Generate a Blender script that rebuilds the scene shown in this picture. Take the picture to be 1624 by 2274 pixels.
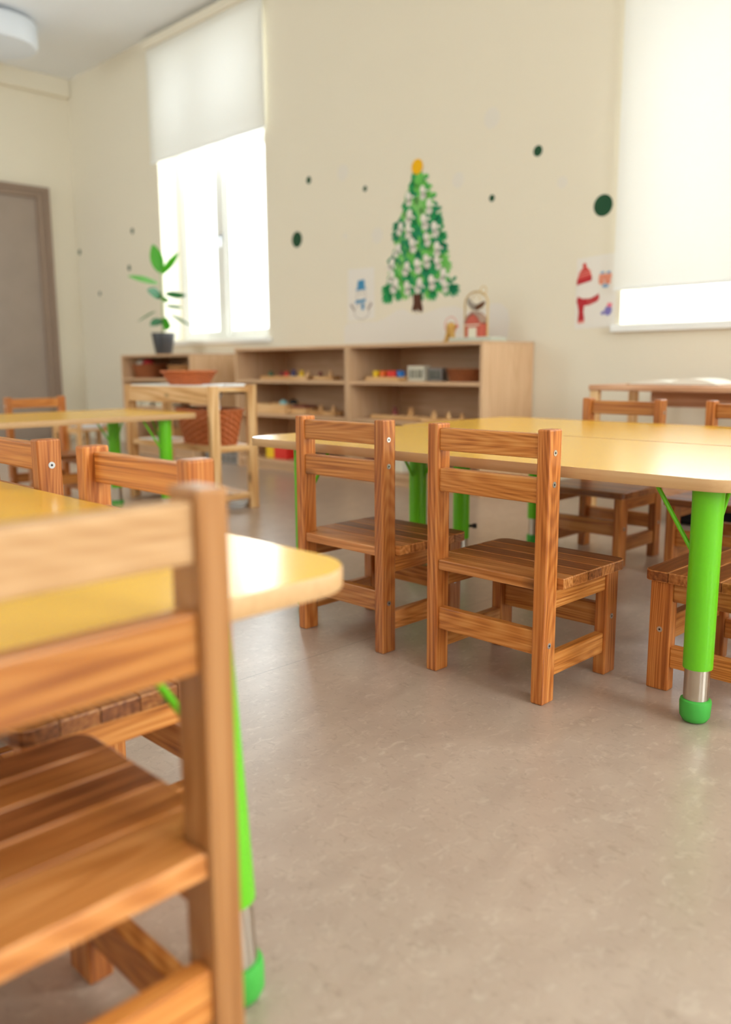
import bpy, bmesh, math, random
from mathutils import Vector, Matrix
random.seed(7)
PI = math.pi
S = bpy.context.scene
COL = S.collection
for o in list(bpy.data.objects):
    bpy.data.objects.remove(o)

# ------------------------------------------------------------------ camera
yaw, pitch, roll = math.radians(45.244), 0.17203, 0.006146
ex = Vector((math.cos(yaw), math.sin(yaw), 0)); ey = Vector((-math.sin(yaw), math.cos(yaw), 0)); ez = Vector((0, 0, 1))
fw = ey*math.cos(pitch) - ez*math.sin(pitch); up = ey*math.sin(pitch) + ez*math.cos(pitch)
cr, sr = math.cos(roll), math.sin(roll)
rt = ex*cr - up*sr; upv = ex*sr + up*cr
cam = bpy.data.cameras.new('camera'); camo = bpy.data.objects.new('camera', cam); COL.objects.link(camo)
M = Matrix((rt, upv, -fw)).transposed().to_4x4(); M.translation = Vector((0, 0, .66)); camo.matrix_world = M
cam.sensor_fit = 'VERTICAL'; cam.sensor_height = 36; cam.sensor_width = 25.71; cam.lens = 1874.3/2274*36
cam.clip_start = .02; cam.clip_end = 100
cam.dof.use_dof = True; cam.dof.focus_distance = 1.62; cam.dof.aperture_fstop = 2.2
S.camera = camo

# ------------------------------------------------------------------ light and exposure
S.view_settings.view_transform = 'Standard'; S.view_settings.look = 'None'
S.view_settings.gamma = 1; S.view_settings.use_curve_mapping = False
S.view_settings.exposure = 0.29
W = bpy.data.worlds.new('sky'); S.world = W; W.use_nodes = True
W.node_tree.nodes['Background'].inputs[0].default_value = (.93, .96, 1, 1)
W.node_tree.nodes['Background'].inputs[1].default_value = 3.0
S.cycles.use_denoising = True
S.cycles.max_bounces = 10; S.cycles.diffuse_bounces = 6; S.cycles.transmission_bounces = 8; S.cycles.transparent_max_bounces = 12
S.cycles.sample_clamp_indirect = 8

def daylight(name, loc, direction, sx, sy, watts, color=(.90, .96, 1)):
    l = bpy.data.lights.new(name, 'AREA'); l.shape = 'RECTANGLE'; l.size = sx; l.size_y = sy; l.energy = watts; l.color = color
    o = bpy.data.objects.new(name, l); COL.objects.link(o); o.location = loc
    o.rotation_euler = Vector(direction).to_track_quat('-Z', 'Y').to_euler()
    return o
WIN_Z = 1.93
daylight('daylight', (-5.49, 4.35, WIN_Z), (0, -1, -.25), 1.5, 2.2, 64)
daylight('daylight', (-1.37, 4.35, WIN_Z), (0, -1, 0), 1.5, 2.2, 64)
daylight('daylight', (1.7, 4.35, WIN_Z), (0, -1, -.1), 1.5, 2.2, 185)  # outside an unseen window, put in for extra fill
daylight('daylight', (3.75, 1.6, WIN_Z), (-1, 0, 0), 1.5, 2.2, 140)  # behind an added right wall window, lights faces turned that way
daylight('daylight', (3.75, -1.0, WIN_Z), (-1, 0, 0), 1.5, 2.2, 55)  # second added opening of the right wall, weaker fill
daylight('daylight', (-6.1, -3.95, WIN_Z), (0, 1, 0), 1.5, 2.2, 76)  # added rear window, brightens the left wall and the floor there
daylight('daylight', (-1.3, -3.95, WIN_Z), (0, 1, 0), 1.5, 2.2, 6)  # other added rear window, faint fill from behind the viewer

# ------------------------------------------------------------------ materials
def srgb(r, g, b):
    f = lambda c: (c/255/12.92 if c/255 <= .04045 else ((c/255+.055)/1.055)**2.4)
    return (f(r), f(g), f(b), 1)
MATS = {}
def mat(name, col, rough=.5, spec=.5, metal=0, bump=0, bscale=200, var=0, vscale=8, **kw):
    m = bpy.data.materials.new(name); m.use_nodes = True; MATS[name] = m
    N, L = m.node_tree.nodes, m.node_tree.links; b = N['Principled BSDF']
    b.inputs['Base Color'].default_value = col; b.inputs['Roughness'].default_value = rough
    b.inputs['Specular IOR Level'].default_value = spec; b.inputs['Metallic'].default_value = metal
    for k, v in kw.items(): b.inputs[k].default_value = v
    if bump or var:
        tc = N.new('ShaderNodeTexCoord')
    if bump:
        n = N.new('ShaderNodeTexNoise'); n.inputs['Scale'].default_value = bscale; n.inputs['Detail'].default_value = 3
        bp = N.new('ShaderNodeBump'); bp.inputs['Strength'].default_value = bump; bp.inputs['Distance'].default_value = .002
        L.new(tc.outputs['Object'], n.inputs['Vector']); L.new(n.outputs['Fac'], bp.inputs['Height']); L.new(bp.outputs[0], b.inputs['Normal'])
    if var:
        n = N.new('ShaderNodeTexNoise'); n.inputs['Scale'].default_value = vscale; n.inputs['Detail'].default_value = 4
        mx = N.new('ShaderNodeMix'); mx.data_type = 'RGBA'
        mx.inputs[6].default_value = tuple(c*(1-var) for c in col[:3])+(1,); mx.inputs[7].default_value = tuple(min(1, c*(1+var)) for c in col[:3])+(1,)
        L.new(tc.outputs['Object'], n.inputs['Vector']); L.new(n.outputs['Fac'], mx.inputs[0]); L.new(mx.outputs[2], b.inputs['Base Color'])
    return m

def wood(name, axis, dark, mid, light, freq=70, rough=.33, along=2.2, knots=True, vary=.22, contrast=1.0):
    """lacquered softwood: long fibres along one axis, growth lines, a few knots, each board a shade of its own"""
    m = bpy.data.materials.new(name); m.use_nodes = True; MATS[name] = m
    N, L = m.node_tree.nodes, m.node_tree.links; b = N['Principled BSDF']
    b.inputs['Roughness'].default_value = rough; b.inputs['Specular IOR Level'].default_value = .45
    tc = N.new('ShaderNodeTexCoord'); oi = N.new('ShaderNodeObjectInfo')
    off = N.new('ShaderNodeVectorMath'); off.operation = 'SCALE'; off.inputs[0].default_value = (3.1, 5.7, 4.3)
    L.new(oi.outputs['Random'], off.inputs['Scale'])
    add = N.new('ShaderNodeVectorMath'); add.operation = 'ADD'
    L.new(tc.outputs['Object'], add.inputs[0]); L.new(off.outputs[0], add.inputs[1])
    def stretched(across, lo):
        mp = N.new('ShaderNodeMapping'); sc = [across]*3; sc['xyz'.index(axis)] = lo; mp.inputs['Scale'].default_value = sc
        L.new(add.outputs[0], mp.inputs['Vector']); return mp
    m1 = stretched(freq, along); n1 = N.new('ShaderNodeTexNoise'); n1.inputs['Scale'].default_value = 1; n1.inputs['Detail'].default_value = 2.5
    n1.inputs['Distortion'].default_value = .15; L.new(m1.outputs[0], n1.inputs['Vector'])
    m2 = stretched(freq*5, along*6); n2 = N.new('ShaderNodeTexNoise'); n2.inputs['Scale'].default_value = 1; n2.inputs['Detail'].default_value = 2
    L.new(m2.outputs[0], n2.inputs['Vector'])
    # growth rings: sine of a slowly bending field
    m3 = stretched(9, .9); n3 = N.new('ShaderNodeTexNoise'); n3.inputs['Scale'].default_value = 1; n3.inputs['Detail'].default_value = 1
    L.new(m3.outputs[0], n3.inputs['Vector'])
    sn = N.new('ShaderNodeMath'); sn.operation = 'MULTIPLY'; sn.inputs[1].default_value = freq*1.15; L.new(n3.outputs['Fac'], sn.inputs[0])
    sn.inputs[1].default_value = freq*1.1
    si = N.new('ShaderNodeMath'); si.operation = 'SINE'; L.new(sn.outputs[0], si.inputs[0])
    a1 = N.new('ShaderNodeMath'); a1.operation = 'MULTIPLY_ADD'; a1.inputs[1].default_value = .16*contrast; L.new(si.outputs[0], a1.inputs[0]); L.new(n1.outputs['Fac'], a1.inputs[2])
    a2 = N.new('ShaderNodeMath'); a2.operation = 'MULTIPLY_ADD'; a2.inputs[1].default_value = .25; L.new(n2.outputs['Fac'], a2.inputs[0]); L.new(a1.outputs[0], a2.inputs[2])
    rp = N.new('ShaderNodeValToRGB'); e = rp.color_ramp.elements
    e[0].position = .38; e[0].color = dark; e[1].position = .86; e[1].color = light
    k = e.new(.6); k.color = mid
    L.new(a2.outputs[0], rp.inputs[0]); colour = rp.outputs[0]
    if knots:
        mk = stretched(7, 3.5); v = N.new('ShaderNodeTexVoronoi'); v.inputs['Scale'].default_value = 1; L.new(mk.outputs[0], v.inputs['Vector'])
        mr = N.new('ShaderNodeMapRange'); mr.inputs[1].default_value = .05; mr.inputs[2].default_value = .13; mr.inputs[3].default_value = .8; mr.inputs[4].default_value = 0
        L.new(v.outputs['Distance'], mr.inputs[0])
        mx = N.new('ShaderNodeMix'); mx.data_type = 'RGBA'; mx.inputs[7].default_value = tuple(c*.28 for c in dark[:3])+(1,)
        L.new(mr.outputs[0], mx.inputs[0]); L.new(colour, mx.inputs[6]); colour = mx.outputs[2]
    hv = N.new('ShaderNodeHueSaturation'); ma = N.new('ShaderNodeMapRange'); ma.inputs[3].default_value = 1-vary; ma.inputs[4].default_value = 1+vary*.7
    L.new(oi.outputs['Random'], ma.inputs[0]); L.new(ma.outputs[0], hv.inputs['Value']); L.new(colour, hv.inputs['Color'])
    L.new(hv.outputs[0], b.inputs['Base Color'])
    bp = N.new('ShaderNodeBump'); bp.inputs['Strength'].default_value = .12; bp.inputs['Distance'].default_value = .0006
    L.new(a2.outputs[0], bp.inputs['Height']); L.new(bp.outputs[0], b.inputs['Normal'])
    return m
PD, PM, PL = srgb(156, 86, 32), srgb(196, 121, 53), srgb(216, 149, 80)
for ax in 'xy': wood('pine_'+ax, ax, PD, PM, PL, freq=190, contrast=.55, along=3)
wood('window_gloss_pine_x', 'x', srgb(172, 126, 82), srgb(190, 146, 100), srgb(202, 160, 116), freq=150, contrast=.4, along=3, vary=.05)  # gloss from the windows put into the wood colour, foreground upper slat
wood('window_gloss_pine_z', 'z', srgb(150, 96, 50), srgb(174, 118, 68), srgb(190, 138, 88), freq=150, contrast=.5, along=3, vary=.08)  # the same window gloss as colour, weaker, for the foreground posts
wood('pine_z', 'z', srgb(144, 75, 27), srgb(182, 105, 46), srgb(207, 137, 72), freq=190, contrast=.55, along=3)
wood('seat_light', 'x', srgb(160, 92, 38), srgb(192, 122, 62), srgb(214, 148, 88), freq=130, contrast=.6)
wood('seat_mid', 'x', srgb(134, 74, 28), srgb(166, 98, 46), srgb(190, 124, 66), freq=130, contrast=.6)
wood('seat_dark', 'x', srgb(104, 54, 24), srgb(136, 76, 36), srgb(164, 100, 54), freq=130, contrast=.6)
BD, BM_, BL = srgb(200, 160, 122), srgb(208, 170, 132), srgb(216, 180, 144)
for ax in 'xz': wood('birch_'+ax, ax, BD, BM_, BL, freq=60, rough=.45, knots=False, vary=.06, contrast=.5)
for ax in 'xyz': wood('raw_pine_'+ax, ax, srgb(196, 142, 84), srgb(222, 174, 116), srgb(236, 196, 144), freq=45, rough=.5, vary=.08)
wood('beech_edge', 'x', srgb(198, 154, 106), srgb(202, 160, 112), srgb(208, 166, 118), freq=160, rough=.5, knots=False, vary=.05, contrast=.2)
wood('rose_pine_x', 'x', srgb(186, 130, 92), srgb(206, 152, 114), srgb(222, 174, 138), freq=50, rough=.45, vary=.06)

def floor_material():
    m = bpy.data.materials.new('linoleum'); m.use_nodes = True; MATS['linoleum'] = m
    N, L = m.node_tree.nodes, m.node_tree.links; b = N['Principled BSDF']
    b.inputs['Roughness'].default_value = .29; b.inputs['Specular IOR Level'].default_value = .95
    tc = N.new('ShaderNodeTexCoord')
    def noise(scale, detail, dist=0, stretch=(1, 1, 1)):
        mp = N.new('ShaderNodeMapping'); mp.inputs['Scale'].default_value = stretch; mp.inputs['Rotation'].default_value = (0, 0, .5)
        n = N.new('ShaderNodeTexNoise'); n.inputs['Scale'].default_value = scale; n.inputs['Detail'].default_value = detail; n.inputs['Distortion'].default_value = dist
        L.new(tc.outputs['Object'], mp.inputs['Vector']); L.new(mp.outputs[0], n.inputs['Vector']); return n.outputs['Fac']
    rp = N.new('ShaderNodeValToRGB'); e = rp.color_ramp.elements
    e[0].position = .30; e[0].color = srgb(174, 153, 136); e[1].position = .72; e[1].color = srgb(188, 167, 149)
    L.new(noise(9, 5, 1.5, (1, .55, 1)), rp.inputs[0])
    def over(fac, lo, hi, col, base, amt):
        mr = N.new('ShaderNodeMapRange'); mr.inputs[1].default_value = lo; mr.inputs[2].default_value = hi; mr.inputs[4].default_value = amt
        L.new(fac, mr.inputs[0]); mx = N.new('ShaderNodeMix'); mx.data_type = 'RGBA'; mx.inputs[7].default_value = col
        L.new(mr.outputs[0], mx.inputs[0]); L.new(base, mx.inputs[6]); return mx.outputs[2]
    c = over(noise(60, 6, 1.2, (1, .6, 1)), .55, .74, srgb(212, 196, 178), rp.outputs[0], .5)
    c = over(noise(85, 6, 1.2, (.6, 1, 1)), .55, .74, srgb(146, 124, 105), c, .5)
    sp = N.new('ShaderNodeSeparateXYZ'); L.new(tc.outputs['Object'], sp.inputs[0])
    d = N.new('ShaderNodeMath'); d.operation = 'ADD'; d.inputs[1].default_value = 1.407; L.new(sp.outputs['X'], d.inputs[0])
    ab = N.new('ShaderNodeMath'); ab.operation = 'ABSOLUTE'; L.new(d.outputs[0], ab.inputs[0])
    mr = N.new('ShaderNodeMapRange'); mr.inputs[1].default_value = .0008; mr.inputs[2].default_value = .002; mr.inputs[3].default_value = .55; mr.inputs[4].default_value = 0
    L.new(ab.outputs[0], mr.inputs[0]); mx = N.new('ShaderNodeMix'); mx.data_type = 'RGBA'; mx.inputs[7].default_value = srgb(110, 92, 78)
    L.new(mr.outputs[0], mx.inputs[0]); L.new(c, mx.inputs[6]); L.new(mx.outputs[2], b.inputs['Base Color'])
    bp = N.new('ShaderNodeBump'); bp.inputs['Strength'].default_value = .08; bp.inputs['Distance'].default_value = .001
    L.new(noise(180, 3), bp.inputs['Height']); L.new(bp.outputs[0], b.inputs['Normal'])
floor_material()
mat('wall_cream', srgb(233, 225, 207), .85, .2, bump=.06, bscale=260)
mat('ceiling_white', srgb(240, 242, 245), .9, .2)
mat('white_paint', srgb(240, 241, 240), .35)
mat('grey_door', srgb(158, 142, 130), .5, var=.10, vscale=5)
mat('door_frame', srgb(146, 124, 108), .5, var=.06, vscale=4)
mat('yellow_laminate', srgb(250, 194, 64), .2, .8, bump=.02, bscale=350)
mat('lime_paint', srgb(104, 196, 22), .33, .5)
mat('green_rubber', srgb(70, 172, 66), .5, .4)
mat('steel', srgb(196, 186, 174), .28, metal=1)
mat('zinc', srgb(205, 208, 212), .3, metal=1)
mat('black_plastic', srgb(22, 20, 20), .45)
mat('black_cloth', srgb(20, 15, 15), .85, .2)
mat('dark_pot', srgb(58, 60, 66), .35)
mat('soil', srgb(60, 44, 32), .95)
mat('leaf', srgb(84, 168, 34), .35, .5, **{'Subsurface Weight': 0})
mat('leaf_dark', srgb(52, 128, 74), .35, .5)
mat('stem', srgb(150, 170, 110), .6)
mat('wicker_orange', srgb(190, 104, 54), .6, var=.25, vscale=60)
mat('wicker_brown', srgb(150, 84, 42), .65, var=.3, vscale=60)
mat('wicker_light', srgb(180, 128, 76), .65, var=.25, vscale=60)
mat('dark_green', srgb(24, 74, 46), .6, .3)
mat('pale_lilac', srgb(229, 223, 212), .8, .2)
mat('paper', srgb(233, 228, 221), .8, .2)
mat('snow_decal', srgb(231, 225, 217), .8, .2)
mat('green_a', srgb(48, 158, 92), .8, .2); mat('green_b', srgb(112, 196, 92), .8, .2); mat('green_c', srgb(40, 140, 96), .8, .2); mat('green_d', srgb(130, 200, 110), .8, .2)
mat('white_print', srgb(232, 228, 218), .8, .2); mat('gold', srgb(244, 186, 30), .8, .2); mat('bark', srgb(92, 58, 44), .8, .2)
mat('hat_blue', srgb(72, 142, 186), .8, .2); mat('line_grey', srgb(160, 150, 148), .8, .2); mat('twig', srgb(120, 98, 92), .8, .2)
mat('knit_red', srgb(206, 76, 72), .8, .2); mat('knit_rose', srgb(226, 140, 130), .8, .2); mat('knit_deep', srgb(186, 52, 60), .8, .2)
mat('mitten_orange', srgb(226, 148, 124), .8, .2); mat('mitten_blue', srgb(130, 166, 204), .8, .2); mat('mitten_violet', srgb(132, 124, 190), .8, .2); mat('mitten_pink', srgb(232, 130, 150), .8, .2)
mat('toy_yellow', srgb(246, 206, 24), .4); mat('toy_red', srgb(226, 44, 34), .4); mat('toy_orange', srgb(240, 110, 30), .4); mat('toy_blue', srgb(34, 112, 190), .4)
mat('toy_navy', srgb(46, 50, 110), .4); mat('toy_green', srgb(40, 100, 64), .4); mat('toy_cyan', srgb(150, 200, 200), .4); mat('toy_maroon', srgb(130, 56, 50), .5)
mat('cream_card', srgb(226, 220, 200), .6); mat('card_print', srgb(80, 84, 70), .7)
mat('grey_plastic', srgb(140, 134, 130), .5); mat('hole_dark', srgb(48, 44, 44), .8)
mat('brass', srgb(206, 176, 112), .35, metal=.6); mat('barn_red', srgb(196, 92, 74), .6); mat('barn_roof', srgb(170, 140, 124), .6)
mat('mint_base', srgb(196, 200, 186), .6); mat('bird_grey', srgb(150, 140, 128), .7); mat('bird_brown', srgb(104, 66, 38), .7)
mat('straw', srgb(204, 160, 84), .7, var=.25, vscale=80); mat('pink', srgb(226, 150, 140), .6)
mat('page', srgb(240, 236, 224), .7, .2); mat('page_print', srgb(170, 160, 130), .8, .2)
mat('white_plastic', srgb(236, 238, 242), .3); mat('lamp_shade', srgb(226, 232, 240), .5)
mat('tray_white', srgb(226, 228, 230), .35)

def blind_material():
    m = bpy.data.materials.new('blind_fabric'); m.use_nodes = True; MATS['blind_fabric'] = m
    N, L = m.node_tree.nodes, m.node_tree.links; N.remove(N['Principled BSDF'])
    d = N.new('ShaderNodeBsdfDiffuse'); t = N.new('ShaderNodeBsdfTranslucent'); mx = N.new('ShaderNodeMixShader')
    d.inputs[0].default_value = srgb(240, 238, 230); t.inputs[0].default_value = srgb(243, 243, 246); mx.inputs[0].default_value = .23
    L.new(d.outputs[0], mx.inputs[1]); L.new(t.outputs[0], mx.inputs[2]); L.new(mx.outputs[0], N['Material Output'].inputs[0])
def glass_material():
    m = bpy.data.materials.new('window_glass'); m.use_nodes = True; MATS['window_glass'] = m
    N, L = m.node_tree.nodes, m.node_tree.links; N.remove(N['Principled BSDF'])
    t = N.new('ShaderNodeBsdfTransparent'); g = N.new('ShaderNodeBsdfGlossy'); g.inputs['Roughness'].default_value = .02
    mx = N.new('ShaderNodeMixShader'); mx.inputs[0].default_value = .06
    t.inputs[0].default_value = (.94, .96, .95, 1)
    L.new(t.outputs[0], mx.inputs[1]); L.new(g.outputs[0], mx.inputs[2]); L.new(mx.outputs[0], N['Material Output'].inputs[0])
blind_material(); glass_material()

# ------------------------------------------------------------------ mesh helpers
class MB:
    """collects shapes into one mesh; each shape has a material index"""
    def __init__(s): s.bm = bmesh.new()
    def _mark(s, faces, mi):
        for f in faces: f.material_index = mi
    def box(s, x0, x1, y0, y1, z0, z1, mi=0, bev=0, seg=2):
        b = bmesh.new(); bmesh.ops.create_cube(b, size=1)
        bmesh.ops.scale(b, vec=(x1-x0, y1-y0, z1-z0), verts=b.verts); bmesh.ops.translate(b, vec=((x0+x1)/2, (y0+y1)/2, (z0+z1)/2), verts=b.verts)
        if bev: bmesh.ops.bevel(b, geom=list(b.edges), offset=bev, segments=seg, affect='EDGES', profile=.5)
        s.merge(b, mi); return s
    def merge(s, b, mi=None):
        if mi is not None: s._mark(b.faces, mi)
        me = bpy.data.meshes.new('t'); b.to_mesh(me); b.free(); s.bm.from_mesh(me); bpy.data.meshes.remove(me)
    def prism(s, pts, z0, z1, mi=0, bev=0, mtop=None):
        b = bmesh.new(); n = len(pts)
        lo = [b.verts.new((p[0], p[1], z0)) for p in pts]; hi = [b.verts.new((p[0], p[1], z1)) for p in pts]
        b.faces.new(lo[::-1]); t = b.faces.new(hi)
        for i in range(n): b.faces.new((lo[i], lo[(i+1) % n], hi[(i+1) % n], hi[i]))
        bmesh.ops.recalc_face_normals(b, faces=b.faces)
        s._mark(b.faces, mi)
        if mtop is not None: t.material_index = mtop
        if bev: bmesh.ops.bevel(b, geom=[e for e in b.edges if abs(e.verts[0].co.z-e.verts[1].co.z) < 1e-6], offset=bev, segments=2, affect='EDGES', profile=.5)
        s.merge(b); return s
    def tube(s, pts, r, mi=0, n=12, cap=True):
        b = bmesh.new(); pts = [Vector(p) for p in pts]; rings = []
        rr = r if isinstance(r, (list, tuple)) else [r]*len(pts)
        prev = None
        for i, p in enumerate(pts):
            d = (pts[min(i+1, len(pts)-1)]-pts[max(i-1, 0)]).normalized()
            a = Vector((0, 0, 1)) if abs(d.z) < .95 else Vector((1, 0, 0))
            if prev is not None and prev.cross(d).length > 1e-4: a = prev
            u = (a-d*a.dot(d)).normalized(); v = d.cross(u); prev = u
            rings.append([b.verts.new(p+(u*math.cos(2*PI*k/n)+v*math.sin(2*PI*k/n))*rr[i]) for k in range(n)])
        for i in range(len(rings)-1):
            for k in range(n): b.faces.new((rings[i][k], rings[i][(k+1) % n], rings[i+1][(k+1) % n], rings[i+1][k]))
        if cap: b.faces.new(rings[0][::-1]); b.faces.new(rings[-1])
        bmesh.ops.recalc_face_normals(b, faces=b.faces)
        s.merge(b, mi); return s
    def lathe(s, prof, cx=0, cy=0, mi=0, n=24, sx=1, sy=1, close=False):
        b = bmesh.new(); rings = []
        for r, z in prof:
            if r < 1e-6: rings.append([b.verts.new((cx, cy, z))])
            else: rings.append([b.verts.new((cx+r*sx*math.cos(2*PI*k/n), cy+r*sy*math.sin(2*PI*k/n), z)) for k in range(n)])
        for i in range(len(rings)-1):
            A, B = rings[i], rings[i+1]
            for k in range(n):
                k2 = (k+1) % n
                if len(A) == 1 and len(B) == 1: continue
                if len(A) == 1: b.faces.new((A[0], B[k2], B[k]))
                elif len(B) == 1: b.faces.new((A[k], A[k2], B[0]))
                else: b.faces.new((A[k], A[k2], B[k2], B[k]))
        bmesh.ops.recalc_face_normals(b, faces=b.faces)
        s.merge(b, mi); return s
    def build(s, name, mats, parent=None, smooth=False, loc=None):
        me = bpy.data.meshes.new(name); s.bm.to_mesh(me); s.bm.free()
        for m in (mats if isinstance(mats, (list, tuple)) else [mats]): me.materials.append(MATS[m])
        if smooth:
            for p in me.polygons: p.use_smooth = True
            try: me.set_sharp_from_angle(angle=math.radians(38))
            except Exception: pass
        o = bpy.data.objects.new(name, me); COL.objects.link(o)
        if parent is not None: o.parent = parent
        if loc is not None: o.location = loc
        return o
def tag(o, label=None, cat=None, group=None, kind=None):
    if label: o['label'] = label
    if cat: o['category'] = cat
    if group: o['group'] = group
    if kind: o['kind'] = kind
    return o
def empty(name, loc, label, cat, group=None, rz=0):
    o = bpy.data.objects.new(name, None); COL.objects.link(o); o.empty_display_size = .1
    o.location = loc; o.rotation_euler = (0, 0, rz); return tag(o, label, cat, group)
def structure(o, label):
    return tag(o, label, kind='structure')
def copy_tree(o, parent=None):
    c = o.copy(); COL.objects.link(c); c.parent = parent
    if parent is not None: c.matrix_parent_inverse = o.matrix_parent_inverse.copy()
    for ch in list(o.children): copy_tree(ch, c)
    return c
def rounded(x0, x1, y0, y1, r, n=8):
    out = []
    for cx, cy, a in ((x1-r, y1-r, 0), (x0+r, y1-r, PI/2), (x0+r, y0+r, PI), (x1-r, y0+r, 1.5*PI)):
        out += [(cx+r*math.cos(a+PI/2*i/n), cy+r*math.sin(a+PI/2*i/n)) for i in range(n+1)]
    return out
def bolt(parent, x, y, z, axis, sgn):
    b = MB()
    r = .0058
    if axis == 'x': b.tube([(x, y, z), (x+sgn*.0012, y, z)], r, 0, 14); b.tube([(x+sgn*.001, y, z), (x+sgn*.0016, y, z)], .0022, 1, 6)
    else: b.tube([(x, y, z), (x, y+sgn*.0012, z)], r, 0, 14); b.tube([(x, y+sgn*.001, z), (x, y+sgn*.0016, z)], .0022, 1, 6)
    return b.build('bolt', ['zinc', 'hole_dark'], parent)

# ------------------------------------------------------------------ the room
XL, XR, YB, YR, H, T = -7.58, 3.2, 3.8, -3.4, 3.165, .38
W1 = (-6.135, -4.79, .86, 3.0); W2 = (-2.085, -.67, .845, 3.0); W3 = (1.0, 2.4, .845, 3.0)
structure(MB().box(XL-.3, XR+.5, YR-T, YB+T, -.1, 0).build('floor', 'linoleum'), 'mottled beige grey linoleum floor')
structure(MB().box(XL-.3, XR+.5, YR-T, YB+T, H, H+.1).build('ceiling', 'ceiling_white'), 'plain off white ceiling')
b = MB(); xs = [XL-.3, W1[0], W1[1], W2[0], W2[1], W3[0], W3[1], XR+.5]
for i in range(0, 8, 2): b.box(xs[i], xs[i+1], YB, YB+T, 0, H)
for w in (W1, W2, W3): b.box(w[0], w[1], YB, YB+T, 0, w[2]); b.box(w[0], w[1], YB, YB+T, w[3], H)
structure(b.build('wall_back', 'wall_cream'), 'cream painted wall with the windows')
structure(MB().box(XL-.3, XL, YR-.3, YB, 0, H).build('wall_left', 'wall_cream'), 'cream painted wall with the door')
b = MB(); xs = [XL, -6.8, -5.4, -2.0, -.6, XR+.5]
for i in range(0, 6, 2): b.box(xs[i], xs[i+1], YR-T, YR, 0, H)
for i in (1, 3): b.box(xs[i], xs[i+1], YR-T, YR, 0, .85); b.box(xs[i], xs[i+1], YR-T, YR, 3.0, H)
structure(b.build('wall_rear', 'wall_cream'), 'cream wall behind the camera')
b = MB(); ys = [YR, -1.7, -.3, .9, 2.3, YB]
for i in range(0, 6, 2): b.box(XR, XR+T, ys[i], ys[i+1], 0, H)
for i in (1, 3): b.box(XR, XR+T, ys[i], ys[i+1], 0, .85); b.box(XR, XR+T, ys[i], ys[i+1], 3.0, H)
structure(b.build('wall_right', 'wall_cream'), 'cream wall on the right with window openings added for light')
structure(MB().box(XL, XL+.07, YR, YB-.005, 3.01, H, bev=.006).build('trim_1', 'wall_cream'), 'shallow cream beam along the top of the left wall')

def window(name, w, mull, bar, label):
    x0, x1, z0, z1 = w; yf, f = YB+.18, .05
    fr = MB()
    fr.box(x0, x0+f, yf, yf+.07, z0, z1).box(x1-f, x1, yf, yf+.07, z0, z1).box(x0+f, x1-f, yf, yf+.07, z0, z0+f*.7).box(x0+f, x1-f, yf, yf+.07, z1-f, z1)
    fr.box(mull-.045, mull+.045, yf-.012, yf+.07, z0+f*.7, z1-f).box(x0+f, mull-.045, yf, yf+.07, bar-.05, bar+.05).box(mull+.045, x1-f, yf, yf+.07, bar-.05, bar+.05)
    o = structure(fr.build(name, 'white_paint'), label)
    for a, c in ((x0+f, mull-.045), (mull+.045, x1-f)):
        for p, q in ((z0+f*.7, bar-.05), (bar+.05, z1-f)):
            s_ = MB(); t = .04
            s_.box(a, a+t, yf+.008, yf+.06, p, q).box(c-t, c, yf+.008, yf+.06, p, q).box(a+t, c-t, yf+.008, yf+.06, p, p+t).box(a+t, c-t, yf+.008, yf+.06, q-t, q)
            sash = s_.build('sash', 'white_paint', o)
            MB().box(a+t, c-t, yf+.03, yf+.036, p+t, q-t).build('pane', 'window_glass', sash)
    h = MB(); h.box(mull+.012, mull+.03, yf-.02, yf-.012, 1.6, 1.67).box(mull+.016, mull+.026, yf-.045, yf-.02, 1.63, 1.645).box(mull+.016, mull+.026, yf-.045, yf-.033, 1.56, 1.645)
    h.build('window_handle', 'zinc', o)
    MB().box(x0-.035, x1+.035, YB-.035, yf, z0-.035, z0, bev=.004).build('window_sill', 'white_paint', o)
    return o
window('window_1', W1, -5.56, 2.31, 'white framed window beside the plant, blind half lowered')
window('window_2', W2, -1.37, 2.31, 'white framed window behind the lowered blind at right')
window('window_3', W3, 1.7, 2.31, 'unseen white framed window added further along the wall for light')  # out of view, added to let more daylight in
for i, (y0, y1) in enumerate(((-1.7, -.3), (.9, 2.3))):  # unseen windows, added to bring in light from the right
    fr = MB(); f = .05; x0 = XR+.2
    fr.box(x0, x0+.07, y0, y0+f, .85, 3).box(x0, x0+.07, y1-f, y1, .85, 3).box(x0, x0+.07, y0+f, y1-f, .85, .9).box(x0, x0+.07, y0+f, y1-f, 2.95, 3).box(x0, x0+.07, (y0+y1)/2-.04, (y0+y1)/2+.04, .9, 2.95)
    o = structure(fr.build('window_%d' % (4+i), 'white_paint'), 'unseen white framed window added in the right wall for light')
    MB().box(x0+.03, x0+.036, y0+f, y1-f, .9, 2.95).build('pane', 'window_glass', o)

for i, (x0, x1) in enumerate(((-6.8, -5.4), (-2.0, -.6))):  # unseen rear windows, made up to fill faces turned to the viewer
    fr = MB(); f = .05; y0 = YR-.27
    fr.box(x0, x0+f, y0, y0+.07, .85, 3).box(x1-f, x1, y0, y0+.07, .85, 3).box(x0+f, x1-f, y0, y0+.07, .85, .9).box(x0+f, x1-f, y0, y0+.07, 2.95, 3).box((x0+x1)/2-.04, (x0+x1)/2+.04, y0, y0+.07, .9, 2.95)
    o = structure(fr.build('window_%d' % (6+i), 'white_paint'), 'unseen white framed window added behind the viewer for fill light')
    MB().box(x0+f, x1-f, y0+.03, y0+.036, .9, 2.95).build('pane', 'window_glass', o)

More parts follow.
